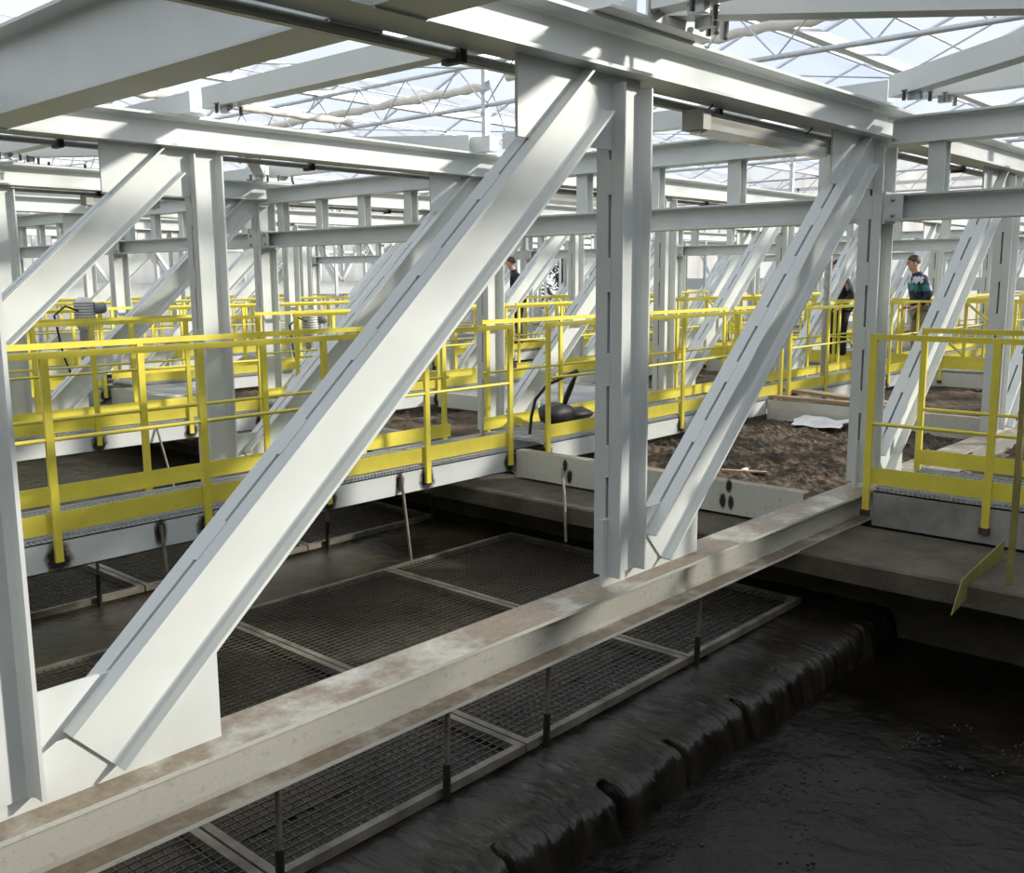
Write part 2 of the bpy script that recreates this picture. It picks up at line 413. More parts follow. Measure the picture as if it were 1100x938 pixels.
secs=[(-1.25,6.56,'left'),(7.03,11.78,'middle'),(11.95,16.5,'right'),(17.75,26.5,'far right')]
for k in range(5):
    yf=YF+SPC*k;yb=yf+WW
    for i,(x0,x1,nm) in enumerate(secs):
        if k>2 and i==3: continue
        posts=spread(x0+.53 if i==0 else x0+.03,x1-.03)
        if k==0 and i==0: posts=[-.71,.34,1.39,2.43,3.45,4.47,5.5,6.53]
        rods=[] if not(k==0 and i==0) else [3.1,5.2]
        if k==1 and i==0: posts=[-.7,.35,1.4,2.45,3.5,4.56,5.61,6.53]
        walkway('walkway',x0,x1,yf,yb,'grey grating walkway with white edges, %s walkway back, %s section'%(ord_[k],nm),posts,rods)
        railing(x0,x1,yf-.004,posts,-1,'yellow railing, near edge of the %s walkway back, %s section'%(ord_[k],nm))
        bp=spread(x0+.08,x1-.06)
        if k==0 and i==0: bp=[-.76,.29,1.34,2.40,3.46,4.5,5.5,6.5]
        railing(x0,x1,yb+.004,bp,1,'yellow railing, far edge of the %s walkway back, %s section'%(ord_[k],nm))
# cross walkways along Y
def cross_walkway(x0,x1,y0,y1,label,zl=-.26,mat=None):
    r=thing('cross_walkway',label,'walkway',((x0+x1)/2,y0,zl),'cross walkways')
    for xx,sg in((x0,1),(x1,-1)):
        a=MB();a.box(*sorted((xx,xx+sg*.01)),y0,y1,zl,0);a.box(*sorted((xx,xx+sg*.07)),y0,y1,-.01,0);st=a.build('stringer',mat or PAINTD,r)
    a=MB();y=y0+.02
    while y<y1-.01:
        a.box(x0+.004,x1-.004,y,y+.005,.001,.03);y+=.0335
    for i in range(8):
        x=x0+.02+(x1-x0-.05)*i/7;a.box(x,x+.005,y0,y1,.02,.032)
    a.build('grating',GRATE,r);return r
def rail_y(x,y0,y1,posts,side,label,zb=-.13,mat=None,diag=False,stain=False):
    mat=mat or YEL
    r=thing('guard_railing',label,'railing',(x,(y0+y1)/2,zb),'yellow guard railings')
    for py in posts:
        a=MB();a.box(*sorted((x,x+side*.028)),py-.024,py+.024,zb,ZR-.02);po=a.build('post',mat,r)
        if stain:
            q=MB();q.box(*sorted((x-.002*side,x+side*.034)),py-.03,py+.034,zb-.03,zb+.015);q.build('post_foot',SCORCH,po)
    a=MB();a.box(x+side*.014-.015,x+side*.014+.015,y0,y1,ZR-.024,ZR+.016);a.build('top_rail',mat,r)
    a=MB();a.tube([(x+side*.014,y0,.5),(x+side*.014,y1,.5)],.0135,8);a.build('knee_rail',mat,r)
    a=MB();a.box(*sorted((x-side*.002,x-side*.008)),y0,y1,.05,.175);a.build('toe_board',mat,r)
    if diag:
        for i in range(len(posts)-1):
            a=MB();a.bar((x-side*.02,posts[i],.2),(x-side*.02,posts[i+1],1.1),.03,.04);a.build('diagonal_bar',mat,r)
    return r
cross_walkway(7.03,8.02,-1.2,2.79,'grey grating cross walkway at the right, butting against the nearest truss',-.26,SILT_SHADE)
rail_y(7.026,-1.2,2.86,[2.835,2.0,1.17,.3,-.6],-1,'olive yellow railing on the near side of the right-hand cross walkway',-.16,None,False,True)
rail_y(8.024,-1.2,2.86,[2.84,1.95,1.1,.2,-.7],1,'olive yellow railing on the far side of the right-hand cross walkway',-.02)
for k in range(0,4):
    y0=YT+SPC*(k-1)+.13;y1=YT+SPC*k-.13
    if k==0: y0,y1=-.6,2.85
    nm=['nearest','second','third','fourth'][k]
    cross_walkway(16.6,17.65,y0,y1,'middle cross walkway deck, %s length of it from the right'%nm,-.24)
    rail_y(16.596,y0,y1,spread(y0+.3,y1-.2,.95),-1,'yellow railing before the middle cross walkway, %s length from right'%nm,-.16,None,False,True)
    rail_y(17.654,y0,y1,spread(y0+.3,y1-.2,1.2),1,'yellow railing with diagonals behind the middle cross walkway, %s length from right'%nm,-.02,None,True)

# cross beams at water-channel edge
def cross_beam(x,y0,y1,label,marks=()):
    r=thing('channel_beam',label,'beam',(x,y0,-.25),'white beams along the channel edges')
    a=MB();a.prism([(-.005,-.25),(.10,-.25),(.10,-.235),(.01,-.235),(.01,-.012),(.10,-.012),(.10,0),(-.005,0)],(x,y0,0),(1,0,0),(0,0,1),(0,1,0),y1-y0)
    bm=a.build('channel',PAINTD,r)
    for i,(y,z) in enumerate(marks): stain(bm,(x-.0065,y,z),'x',.035,.075,i)
    return r
for k in range(5):
    y0=YT+SPC*k+.13;y1=YF+SPC*k-.01
    nm=['first','second','third','fourth','fifth'][k]
    cross_beam(6.62,y0,y1,'white channel beam along the edge of the sludge basin, in the %s bay back'%nm,[(5.38,-.07),(5.33,-.17),(3.75,-.03),(3.73,-.16),(3.80,-.16)] if k==0 else ())
    cross_beam(11.42,y0,y1,'white channel beam beyond the brown crusted sludge, in the %s bay back'%nm)

# ------------------------------------------------------------------ mesh panels and hanger rods
ZM=-.69
def mesh_panel(x0,x1,y0,y1,label,z=ZM):
    r=thing('mesh_panel',label,'mesh panel',((x0+x1)/2,(y0+y1)/2,z-.05),'wire mesh panels on the water')
    def fb(a0,a1,b0,b1):
        m=MB();m.box(a0,a1,b0,b1,z-.045,z);m.build('frame_bar',FRAME,r)
    t=.04
    fb(x0,x1,y0,y0+t);fb(x0,x1,y1-t,y1);fb(x0,x0+t,y0+t,y1-t);fb(x1-t,x1,y0+t,y1-t)
    m=MB();h=.0021
    n=int((x1-x0-.08)/.046)
    for i in range(1,n):
        x=x0+t+(x1-x0-2*t)*i/n;m.box(x-h,x+h,y0+t,y1-t,z-.014,z-.008)
    n=int((y1-y0-.08)/.046)
    for i in range(1,n):
        y=y0+t+(y1-y0-2*t)*i/n;m.box(x0+t,x1-t,y-h,y+h,z-.008,z-.002)
    m.build('wire_mesh',WIRE,r);return r
seams=[-2.44,-.98,.48,1.92,3.38,4.86,6.34]
pn=['leftmost','second from left','third from left','fourth from left','fifth from left','rightmost']
for row,(y0,y1,w) in enumerate(((2.99,5.78,'under the nearest truss'),(6.79,9.55,'under the second truss back'))):
    for i in range(6):
        if i==0: continue
        mesh_panel(seams[i]+.006,seams[i+1]-.006,y0,y1,'wire mesh panel over dark water, %s %s'%(pn[i],w))
def rod(p,q,label,sleeve=True,via=()):
    r=thing('hanger_rod',label,'rod',q,'hanger rods of the mesh panels')
    p=Vector(p);q=Vector(q)
    a=MB();a.tube([q]+list(via)+[p],.0125,8);a.build('rod',FRAME,r)
    if sleeve:
        a=MB();a.tube([q,q+(p-q)*.42],.018,8);a.build('wet_sleeve',WET,r)
    return r
g1='thin hanger rod below the nearest truss, '
for x,nm in((.55,'out near the left edge'),(1.93,'leftmost at the bottom edge of the picture'),(2.81,'standing left of the middle of the beam'),(3.5,'right of the middle of the beam'),(4.9,'close to the rightmost mesh panel')):
    rod((x,2.945,ZBL+.002),(x,2.965,-.76),g1+nm)
for x,nm in((1.5,'hidden leftmost'),(3.1,'left of the long diagonal'),(5.2,'right of the long diagonal')):
    rod((x,5.95,-.03),(x,5.85,-.74),'thin hanger rod welded to the first walkway, '+nm,False)
for x,nm in((3.02,'left of the long diagonal'),(5.05,'seen just under the long diagonal'),(6.3,'at the basin edge')):
    rod((x,6.75,-.18),(x,6.765,-.75),'dark-footed hanger rod behind the first walkway back, '+nm)
for x,nm in((3.4,'left one'),(5.2,'right one')):
    rod((x,9.93,-.03),(x,9.60,-.74),'thin hanger rod at the near edge of the second walkway back, '+nm,False)
rod((6.60,5.4,-0.11),(6.0,4.87,-0.55),'rusty thin rod bent over the ledge from the white channel beam into the basin',False,((6.03,4.91,-0.19),))

# ------------------------------------------------------------------ basins, concrete, sludge
def grid_surface(name,xs,ys,fz,mat,kind='structure',smooth=True):
    vs=[(x,y,fz(x,y)) for y in ys for x in xs];nx=len(xs)
    fs=[(j*nx+i,j*nx+i+1,(j+1)*nx+i+1,(j+1)*nx+i) for j in range(len(ys)-1) for i in range(nx-1)]
    m=MB();m.add(vs,fs,0,smooth);o=m.build(name,mat);o['kind']=kind;return o
def lin(a,b,n): return [a+(b-a)*i/(n-1) for i in range(n)]
def nz(x,y,s=1.,t=0): return noise.noise(Vector((x*s,y*s,t)))
def lumps(x,y):
    v=0;
    for o,(f,a) in enumerate(((1.1,.012),(4.,.010),(11.,.008))): v+=a*nz(x,y,f,o*7)
    return v
# upper basin surface with the weir edge
YL=2.46
def weir_edge(x): return YL+.03*nz(x,0,1.3,3)+.012*nz(x,0,6,5)
xs=lin(-3.,6.7,900)
prof=[(.95,-.745),(.75,-.743),(.60,-.742),(.48,-.744),(.38,-.745),(.30,-.745),(.22,-.745),(.16,-.746),(.11,-.747),(.07,-.750),(.04,-.755),(.02,-.763),(.005,-.778),(-.01,-.80),(-.02,-.83),(-.026,-.86),(-.03,-.89),(-.035,-.92),(-.04,-.95),(-.045,-1.0)]
gaps=[(3.42,.05),(3.98,.03),(4.62,.035),(5.15,.03),(2.7,.02)]
def notch(x): return max([0]+[max(0,1-abs(x-a)/w) for a,w in gaps])
vs=[];fs=[];nx=len(xs)
for j,(dy,z) in enumerate(prof):
    for x in xs:
        k=1 if dy>.3 else 1.2
        e=weir_edge(x)+dy
        zz=z+(.012*nz(x*1.2,dy*3,2.5,1)+.010*nz(x,dy*2,7,2)+.006*nz(x+.5*dy,dy,22,8))*k
        if dy<.1:
            e+= .02*nz(x,z*.5,11,4)+.016*nz(x,z*.25,27,8)+.008*nz(x,z*.3,60,2)+.16*notch(x); zz-=.03*abs(nz(x,0,14,6))+.012*nz(x,0,40,3)+.05*notch(x)*(dy>-.03)
        vs.append((x,e,zz))
for j in range(len(prof)-1):
    for i in range(nx-1): fs.append((j*nx+i,(j+1)*nx+i,(j+1)*nx+i+1,j*nx+i+1))
m=MB();m.add(vs,fs,0,True);FALL.node_tree.nodes['Principled BSDF'].inputs['IOR'].default_value=1.5
o=m.build('overflowing_water',FALL);tag(o,'dark sludge water spilling over the weir edge in a ragged sheet','water',None,'stuff')
grid_surface('floor_upper_basin_water',lin(-3.2,6.75,230),[3.38+.045*i for i in range(60)]+lin(6.2,28,60),lambda x,y:-.748+lumps(x,y)*1.0,WATERU)
def lowz(x,y):
    return -.945+.012*nz(x,y,2.2,1)+.008*nz(x,y,7,2)+.006*nz(x,y,17,3)
grid_surface('floor_lower_basin_water',lin(-3.2,6.7,260),lin(-3,2.46,150),lowz,WATER)
# froth bubbles on the lower water: one uncountable stuff
fb=MB()
for i in range(240):
    t=random.random();s=random.choice((0,1,2))
    if s==0: x=3.9+1.7*t;y=2.15-.55*t+random.gauss(0,.05)
    elif s==1: x=3.4+2.2*t;y=1.55+.25*math.sin(5*t)+random.gauss(0,.07)
    else: x=2.4+2.6*t;y=2.2-.1*t+random.gauss(0,.09)
    rr=random.uniform(.004,.010)
    fb.lathe([(rr,-.003),(rr*.95,rr*.3),(rr*.7,rr*.65),(rr*.3,rr*.85)],(x,y,lowz(x,y)),6)
FROTH=simple('sludge_froth',(.02,.017,.012),(.035,.03,.022),30,.25)
o=fb.build('froth',FROTH);tag(o,'brownish froth bubbles drifting on the dark lower water','froth',None,'stuff')
# weir wall and basin walls
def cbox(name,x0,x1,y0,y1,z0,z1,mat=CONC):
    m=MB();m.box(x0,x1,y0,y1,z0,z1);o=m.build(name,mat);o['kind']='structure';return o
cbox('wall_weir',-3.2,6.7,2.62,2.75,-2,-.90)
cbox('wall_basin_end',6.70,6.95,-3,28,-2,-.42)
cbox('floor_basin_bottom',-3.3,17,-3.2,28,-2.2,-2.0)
def slab():
    ys=lin(-1.2,28,160);m=MB();vs=[];
    for y in ys:
        e=6.07+.015*nz(y,0,3,2)+(.0 if y>2.9 else -.02)
        vs+=[(7.0,y,-.272),(e+.02,y,-.272+.004*nz(y,1,5)),(e,y,-.285),(e,y,-.415),(7.0,y,-.42)]
    fs=[]
    for j in range(len(ys)-1):
        for i in range(4): fs.append((j*5+i,j*5+i+1,(j+1)*5+i+1,(j+1)*5+i))
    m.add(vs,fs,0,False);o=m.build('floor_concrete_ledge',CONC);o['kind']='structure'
slab()
def soilz(x,y):
    return -.235+.06*nz(x,y,.9,1)+.045*nz(x,y,2.3,2)-.07*abs(nz(x,y,3.4,3))-.05*abs(nz(x,y,7,4))+.03*nz(x,y,13,5)+.022*nz(x,y,29,6)
grid_surface('floor_crusted_sludge',lin(6.74,12,330),lin(3.16,6.2,230),soilz,SOIL)
grid_surface('floor_crusted_sludge_far',lin(6.72,16.7,150),lin(6.2,28,200),soilz,SOIL)
grid_surface('floor_crusted_sludge_right',lin(8.05,16.7,90),lin(-3,2.95,50),soilz,SOIL)
grid_surface('floor_crusted_sludge_behind',lin(12,16.7,60),lin(2.6,6.2,50),soilz,SOIL)
grid_surface('floor_far_basin',lin(16.7,35,40),lin(-3,28,60),lambda x,y:-.5+lumps(x,y),WATER)
# bits on the crust
def bit(name,c,s,seed,label,mat,cat):
    m=MB();m.blob(c,*s,seed,.5,12,8);o=m.build(name,mat,None,c);o.data.transform(Matrix.Translation(-Vector((0,0,0))));return tag(o,label,cat)
bit('plastic_scrap',(8.25,4.52,soilz(8.25,4.52)+.015),(.07,.04,.035),3,'small white scrap lying on the brown crust left of the second diagonal','scrap' and FOIL,'scrap')
bit('plastic_scrap',(8.75,3.45,soilz(8.75,3.45)+.02),(.09,.05,.05),5,'crumpled white scrap at the foot of the right column','scrap' and FOIL,'scrap')
m=MB();m.bar((8.0,4.62,soilz(8.0,4.62)+.02),(8.28,4.30,soilz(8.28,4.3)+.02),.06,.015);tag(m.build('wood_splinter',WOOD),'small orange-brown splinter of wood on the crust','wood')
# white sheet under the plank beam
vs=[];nx=12
for j in range(6):
    for i in range(nx):
        x=11.0+.36*j/5;y=4.8+.62*i/(nx-1)+.1*nz(x,j,3,1);vs.append((x,y,-.20+.05*nz(x*3,y*3,1.5,9)+.06*(j/5)))
m=MB();m.add(vs,[(j*nx+i,j*nx+i+1,(j+1)*nx+i+1,(j+1)*nx+i) for j in range(5) for i in range(nx-1)],0,True)
tag(m.build('plastic_sheet',FOIL),'torn white plastic sheet lying on the crust below the beam with boards','sheet')
# boards on that beam
m=MB();m.bar((11.58,6.0,.028),(11.52,4.3,.028),.14,.04);tag(m.build('wooden_board',WOOD),'sunlit pale wooden board lying along the top of the white beam','board')
m=MB();m.bar((12.3,6.2,.05),(11.72,4.4,.03),.2,.045);tag(m.build('wooden_board',WOOD),'darker wooden board behind the sunlit board, slightly skewed','board')
# grey cover plates
for (x0,x1,y0,y1,lb) in ((9.35,11.3,7.35,9.85,'flat grey cover plate behind the second truss'),(6.78,7.45,12.4,13.8,'flat grey cover plate at the left beyond the third truss')):
    r=thing('cover_plate',lb,'plate',((x0+x1)/2,(y0+y1)/2,-.1),'grey cover plates')
    m=MB();m.box(x0,x1,y0,y1,-.03,0);m.build('sheet',GREYPL,r)
    m=MB();m.box(x0,x1,y0-.03,y0,-.2,.002);m.box(x0-.03,x0,y0-.03,y1,-.2,.002);m.build('rim',PAINT,r)

# near railing end at right edge on the ledge
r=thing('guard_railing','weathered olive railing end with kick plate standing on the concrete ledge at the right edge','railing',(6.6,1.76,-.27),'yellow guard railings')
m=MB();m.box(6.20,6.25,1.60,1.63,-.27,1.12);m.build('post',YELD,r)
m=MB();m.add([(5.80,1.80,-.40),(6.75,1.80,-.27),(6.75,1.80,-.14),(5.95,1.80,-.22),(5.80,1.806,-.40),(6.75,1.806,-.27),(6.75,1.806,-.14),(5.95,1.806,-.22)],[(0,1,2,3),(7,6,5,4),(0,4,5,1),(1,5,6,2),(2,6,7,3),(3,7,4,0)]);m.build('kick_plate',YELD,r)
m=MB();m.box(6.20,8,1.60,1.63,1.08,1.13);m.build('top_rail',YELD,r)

# ------------------------------------------------------------------ lamps and conduit
def lamp(x0,x1,y,z,label,drop=.05):
    r=thing('fluorescent_lamp',label,'lamp',((x0+x1)/2,y,z),'fluorescent strip lamps under the top chords')
    m=MB();P=[(-.055,0),(.055,0),(.065,.03),(.045,.065),(-.045,.065),(-.065,.03)]
    m.prism(P,(x0,y,z+.04),(0,1,0),(0,0,1),(1,0,0),x1-x0);m.build('housing',BODYG,r)
    m=MB();P=[(-.06,.04),(-.055,.01),(-.03,-.02),(.03,-.02),(.055,.01),(.06,.04)]
    m.prism(P,(x0+.02,y,z),(0,1,0),(0,0,1),(1,0,0),x1-x0-.04);m.build('cover',PLASTC,r)
    for s in(-.022,.022):
        m=MB();m.tube([(x0+.06,y+s,z+.016),(x1-.06,y+s,z+.016)],.013,8);m.build('lamp_tube',TUBEW,r)
    for x in(x0+.03,x1-.03):
        m=MB();m.box(x-.04,x+.04,y-.07,y+.07,z+.0,z+.112);m.build('end_cap',BODYG,r)
    for x in(x0+.15,x1-.25):
        m=MB();m.tube([(x,y,z+.10),(x,y,z+.13),(x+.015,y-.02,z+.15),(x+.01,y-.02,ZT+.004)],.006,6);m.build('hook',BLACK,r)
    return r
lamp(4.95,6.62,3.10,2.385,'grey strip lamp hanging under the nearest truss left of the right column')
lamp(5.1,5.95,3.09+2*SPC,2.39,'strip lamp under the third truss, leftmost one in view')
lamp(2.6,4.0,3.09+1*SPC+3.9,2.39,'strip lamp under the third truss left of its leftmost column')
lamp(7.9,9.5,3.10+SPC,2.385,'strip lamp under the second truss behind the right diagonal')
def conduit(k,label):
    y=YT+SPC*k+.155
    r=thing('cable_conduit',label,'conduit',(8,y,ZT-.03),'conduits under the top chords')
    m=MB();m.tube([(-.3,y,ZT-.02),(18,y,ZT-.02)],.019,8);m.build('pipe',BODYG,r)
    m=MB();m.box(-.3,18,y+.03,y+.07,ZT-.035,ZT-.005);m.build('cable_tray',GALV,r)
    for i in range(8):
        x=1.0+2.15*i
        c=MB();c.box(x-.02,x+.02,y-.04,y+.08,ZT-.055,ZT+.004);c.build('clip',BLACK,r)
conduit(0,'thin cable conduit clipped under the top beam of the nearest truss')
conduit(1,'thin cable conduit clipped under the top beam of the second truss back')
conduit(2,'thin cable conduit clipped under the top beam of the third truss back')

# ------------------------------------------------------------------ small gear
# black sludge pump bag with hoses on first walkway
r=thing('submersible_pump','black pump with hoses sitting on the first walkway back beside the railing joint','pump',(7.85,6.4,.03))
m=MB();m.blob((7.75,6.42,.17),.24,.16,.12,4,.3);m.blob((8.1,6.45,.125),.22,.14,.08,6,.3);m.build('body',BLACK,r)
m=MB();m.tube([(7.25,6.35,.03),(7.25,6.33,.2),(7.28,6.3,.38),(7.34,6.2,.52),(7.4,6.05,.60),(7.55,6.0,.66),(7.75,6.15,.62),(7.85,6.3,.45),(7.82,6.4,.22)],.016,8);m.build('hose',BLACK,r)
m=MB();m.tube([(7.80,6.22,.56),(7.84,6.3,.46),(7.84,6.36,.34),(7.82,6.4,.2)],.03,10,0,True,[.018,.03,.03,.016]);m.build('coupling',BLACK,r)
def actuator(x,y,label,h=1.15):
    r=thing('valve_actuator',label,'motor',(x,y,0),'grey motors on upright pipes')
    m=MB();m.tube([(x,y,.0),(x,y,h-.25)],.075,12);m.build('pipe',BODYG,r)
    m=MB();m.lathe([(.05,-.26),(.10,-.2),(.12,-.1),(.12,.08),(.08,.13),(.06,.16)],(x,y,h),14);hs=m.build('motor_housing',WHITEM,r)
    m=MB();m.lathe([(.03,0),(.07,.02),(.07,.12),(.04,.15)],(x+.09,y-.05,h+.02),12,0,(.8,-.5,.1));m.build('gearbox',GREYPL,hs)
    m=MB()
    for i in range(6): m.lathe([(.125,0),(.125,.012)],(x,y,h-.09+.035*i),14)
    m.build('cooling_fin',BODYG,hs)
    m=MB();m.tube([(x-.1,y-.05,h),(x-.25,y-.05,h+.06),(x-.38,y-.03,h-.05),(x-.3,y,h-.5),(x-.1,y,.05)],.014,6);m.build('cable',BLACK,r)
actuator(5.42,11.95,'grey motor on an upright pipe behind the second walkway, at the left edge',1.2)
actuator(8.75,11.95,'grey motor on an upright pipe behind the second walkway, near the long diagonal',.95)
# galvanised downpipe
r=thing('galvanised_pipe','shiny upright galvanised pipe beyond the boards at right','pipe',(14.1,6.45,-.2))
m=MB();m.tube([(14.1,6.45,-.2),(14.1,6.45,1.9)],.055,14);m.build('pipe',GALV,r)
m=MB()
for i in range(28): m.tube([(14.02,6.4,1.8-.055*i),(14.02,6.4,1.77-.055*i)],.012,6)
m.build('chain',BOLT,r)

# ------------------------------------------------------------------ greenhouse
def lattice(x,y0,y1,label):
    r=thing('lattice_girder',label,'roof girder',(x,y0,4.0),'roof lattice girders')
    for z in(4.02,4.60):
        m=MB();m.tube([(x,y0,z),(x,y1,z)],.032,8);m.build('chord_tube',ALU,r)
    m=MB();n=int((y1-y0)/.55)
    for i in range(n):
        a=y0+(y1-y0)*i/n;b=y0+(y1-y0)*(i+1)/n
        z=(4.02,4.60) if i%2==0 else (4.60,4.02)
        m.tube([(x,a,z[0]),(x,b,z[1])],.011,6)
    m.build('web_rods',ALU,r)
for x,nm in((10.7,'nearest'),(20.3,'second'),(30.0,'farthest')):
    for j in range(5):
        y0=-5.8+8*j
        if y0>27: break
        y1=min(y0+8,28)
        if y1<2.3 and x>11: continue
        lattice(x,y0,y1,'%s roof lattice girder of thin tubes, span number %s from the right'%(nm,['one','two','three','four','five'][j]))
    for j,y in enumerate((2.2,10.2,18.2,26.2)):
        r=thing('greenhouse_post','slim galvanised roof post under the %s lattice girder, %s from the right'%(nm,['first','second','third','fourth'][j]),'post',(x,y,-.25),'greenhouse roof posts')
        m=MB();m.box(x-.05,x+.05,y-.035,y+.035,-.3,4.75);m.build('tube',ALU,r)
        m=MB();m.box(x-.06,x+.06,y-.045,y+.045,4.18,4.24);m.box(x-.06,x+.06,y-.045,y+.045,3.88,3.93);m.build('clamp',GALV,r)
# gable roof: gutters every 4 m in Y, ridges between
GUT=[-5.8+4*i for i in range(9)]+[28.0]
ZG,ZRG=4.75,5.55
X0R,X1R=-5.0,35.0
gm=MB();bm_=MB();gt=MB()
for i in range(len(GUT)-1):
    a,b=GUT[i],GUT[i+1];c=(a+b)/2;zr=ZG+(ZRG-ZG)*(b-a)/4
    for (ya,za,yb_,zb) in((a,ZG,c,zr),(c,zr,b,ZG)):
        x=X0R
        while x<X1R-.01:
            x2=min(x+5,X1R)
            gm.add([(x,ya,za),(x2,ya,za),(x2,yb_,zb),(x,yb_,zb)],[(0,1,2,3)]);x=x2
        x=X0R
        while x<=X1R:
            bm_.bar((x,ya,za+.0),(x,yb_,zb+.0),.028,.04);x+=2.0
    bm_.bar((X0R,c,zr),(X1R,c,zr),.06,.06)
    gt.bar((X0R,a,ZG-.05),(X1R,a,ZG-.05),.16,.12)
o=gm.build('ceiling_roof_glass',GLASS_ROOF);o['kind']='structure'
o=bm_.build('ceiling_glazing_bars',ALU);o['kind']='structure'
o=gt.build('ceiling_gutters',ALU);o['kind']='structure'
# wind braces under the roof
wb=0
for (x0,x1,y0,y1) in((10.7,20.3,2.2,10.2),(10.7,20.3,-5.8,2.2),(10.7,20.3,10.2,18.2),(1.1,10.7,10.2,18.2)):
    nm=['above the middle of the hall','at upper right','at the back of the hall','at upper left'][wb];wb+=1
    for (p,q,w) in(((x0,y0,4.48),(x1,y1,4.48),'leaning away'),((x0,y1,4.53),(x1,y0,4.53),'leaning back')):
        m=MB();m.tube([p,q],.012,6);tag(m.build('wind_brace',ALU),'thin roof wind-brace rod %s, %s'%(nm,w),'brace rod','thin wind braces under the roof')
    for t in(.33,.66):
        y=y0+(y1-y0)*t
        m=MB();m.tube([(x0,y,4.56),(x1,y,4.56)],.014,6);tag(m.build('screen_wire',ALU),'thin straight roof wire %s, %s of two'%(nm,'right' if t<.5 else 'left'),'wire','thin roof wires')
# rolled shade screens
def screen(p,q,label,rz=.06):
    p=Vector(p);q=Vector(q);n=90;d=(q-p);pts=[];rad=[]
    for i in range(n+1):
        c=p+d*i/n;pts.append(c+Vector((0,0,.03*noise.noise(Vector((i*.35,p.y,p.x))))));rad.append(rz*(1+.45*noise.noise(Vector((i*.5,p.y*2,3)))))
    m=MB();m.tube(pts,rz,10,0,True,rad);tag(m.build('shade_screen',SCREEN),label,'screen','gathered shade screens under the roof')
screen((10.95,2.4,4.42),(10.95,10.0,4.42),'gathered beige shade screen behind the nearest lattice girder, right span')
screen((10.95,10.4,4.34),(10.95,18.0,4.34),'gathered beige shade screen behind the nearest lattice girder, left span')
screen((10.95,-2.5,4.42),(10.95,2.0,4.42),'gathered beige shade screen at the upper right corner')
screen((3,13.0,4.05),(10.5,13.0,4.05),'gathered beige shade screen running lengthwise at upper left',.055)
screen((20.55,10.4,4.4),(20.55,18.0,4.4),'gathered beige shade screen at the second lattice girder')
# end wall X=35 and back wall Y=28
def glass_wall(name,axis,pos,a0,a1,step,tilt=None):
    m=MB();t=.012
    if axis=='x': m.box(pos,pos+t,a0,a1,-.6,ZG+.8)
    else: m.box(a0,a1,pos,pos+t,-.6,ZG)
    o=m.build('wall_'+name,GLASS_WALL);struct(o)
    f=MB();a=a0
    def vb(a,w,z0,z1):
        if axis=='x': f.box(pos-.06,pos-.002,a-w/2,a+w/2,z0,z1)
        else: f.box(a-w/2,a+w/2,pos-.06,pos-.002,z0,z1)
    def hb(z0,z1,d=.06):
        if axis=='x': f.box(pos-d,pos-.002,a0,a1,z0,z1)
        else: f.box(a0,a1,pos-d,pos-.002,z0,z1)
    while a<=a1+.01: vb(a,.07,-.6,ZG);a+=step
    hb(2.42,2.50);hb(3.6,3.68);hb(ZG-.1,ZG+.02);hb(-.6,-.1,.1)
    o=f.build('trim_%s_mullions'%name,WHITEM);struct(o)
    f=MB();hb(1.02,1.46,.16);o=f.build('trim_%s_rail'%name,PAINT);struct(o)
    f=MB();a=a0+1.0;i=0
    while a<a1-2.2:
        for (u,v) in((a,a+1.05),(a+2.1,a+1.05)):
            p=(pos-.12,u,3.5) if axis=='x' else (u,pos-.12,3.0)
            q=(pos-.12,v,1.45) if axis=='x' else (v,pos-.12,1.45)
            f.bar(p,q,.09,.09)
        a+=(8.2 if axis=='x' else 2.1)
    o=f.build('trim_%s_braces'%name,WHITEM);struct(o)
glass_wall('end','x',35.0,-5.8,28,1.65)
glass_wall('back','y',28.0,3.0,32.2,1.0)
m=MB()
for x in(33.0,34.0,35.0): m.box(x-.05,x+.05,27.94,28.0,-.6,ZG)
m.box(32.2,35,27.94,28,ZG-.1,ZG);struct(m.build('trim_corner_door_posts',WHITEM))
# outside ground, trees beyond the open corner
m=MB();m.box(-60,120,-60,150,-3.2,-2.4);o=m.build('floor_ground',simple('winter_grass',(.16,.17,.09),(.22,.20,.12),.6,.95));struct(o)
def tree(x,y,s,label,seed):
    r=thing('tree',label,'tree',(x,y,-.7),'trees outside the open corner')
    m=MB();m.tube([(x,y,-2.4),(x+.1,y,0),(x,y+.1,3)],.16,8,0,True,[.2,.16,.06]);m.build('trunk',BARK,r)
    rr=random.Random(seed);m=MB()
    for i in range(1500):
        a=rr.uniform(0,2*PI);h=rr.uniform(-2.2,3.2);q=rr.uniform(.1,1.3*s)*(1.1-.22*abs(h-.5))
        c=Vector((x+math.cos(a)*q,y+math.sin(a)*q,h));d=Vector((rr.gauss(0,1),rr.gauss(0,1),rr.gauss(0,1))).normalized();e=d.orthogonal().normalized();l=rr.uniform(.08,.2)
        m.add([c-d*l,c+e*l*.45,c+d*l,c-e*l*.45],[(0,1,2,3)])
    m.build('foliage',LEAF,r)
tree(34.3,30.8,1.2,'dark tree outside the open back corner, left of the middle column',3)
tree(38.6,31.6,1.1,'dark tree outside the open back corner, partly behind the middle column',8)

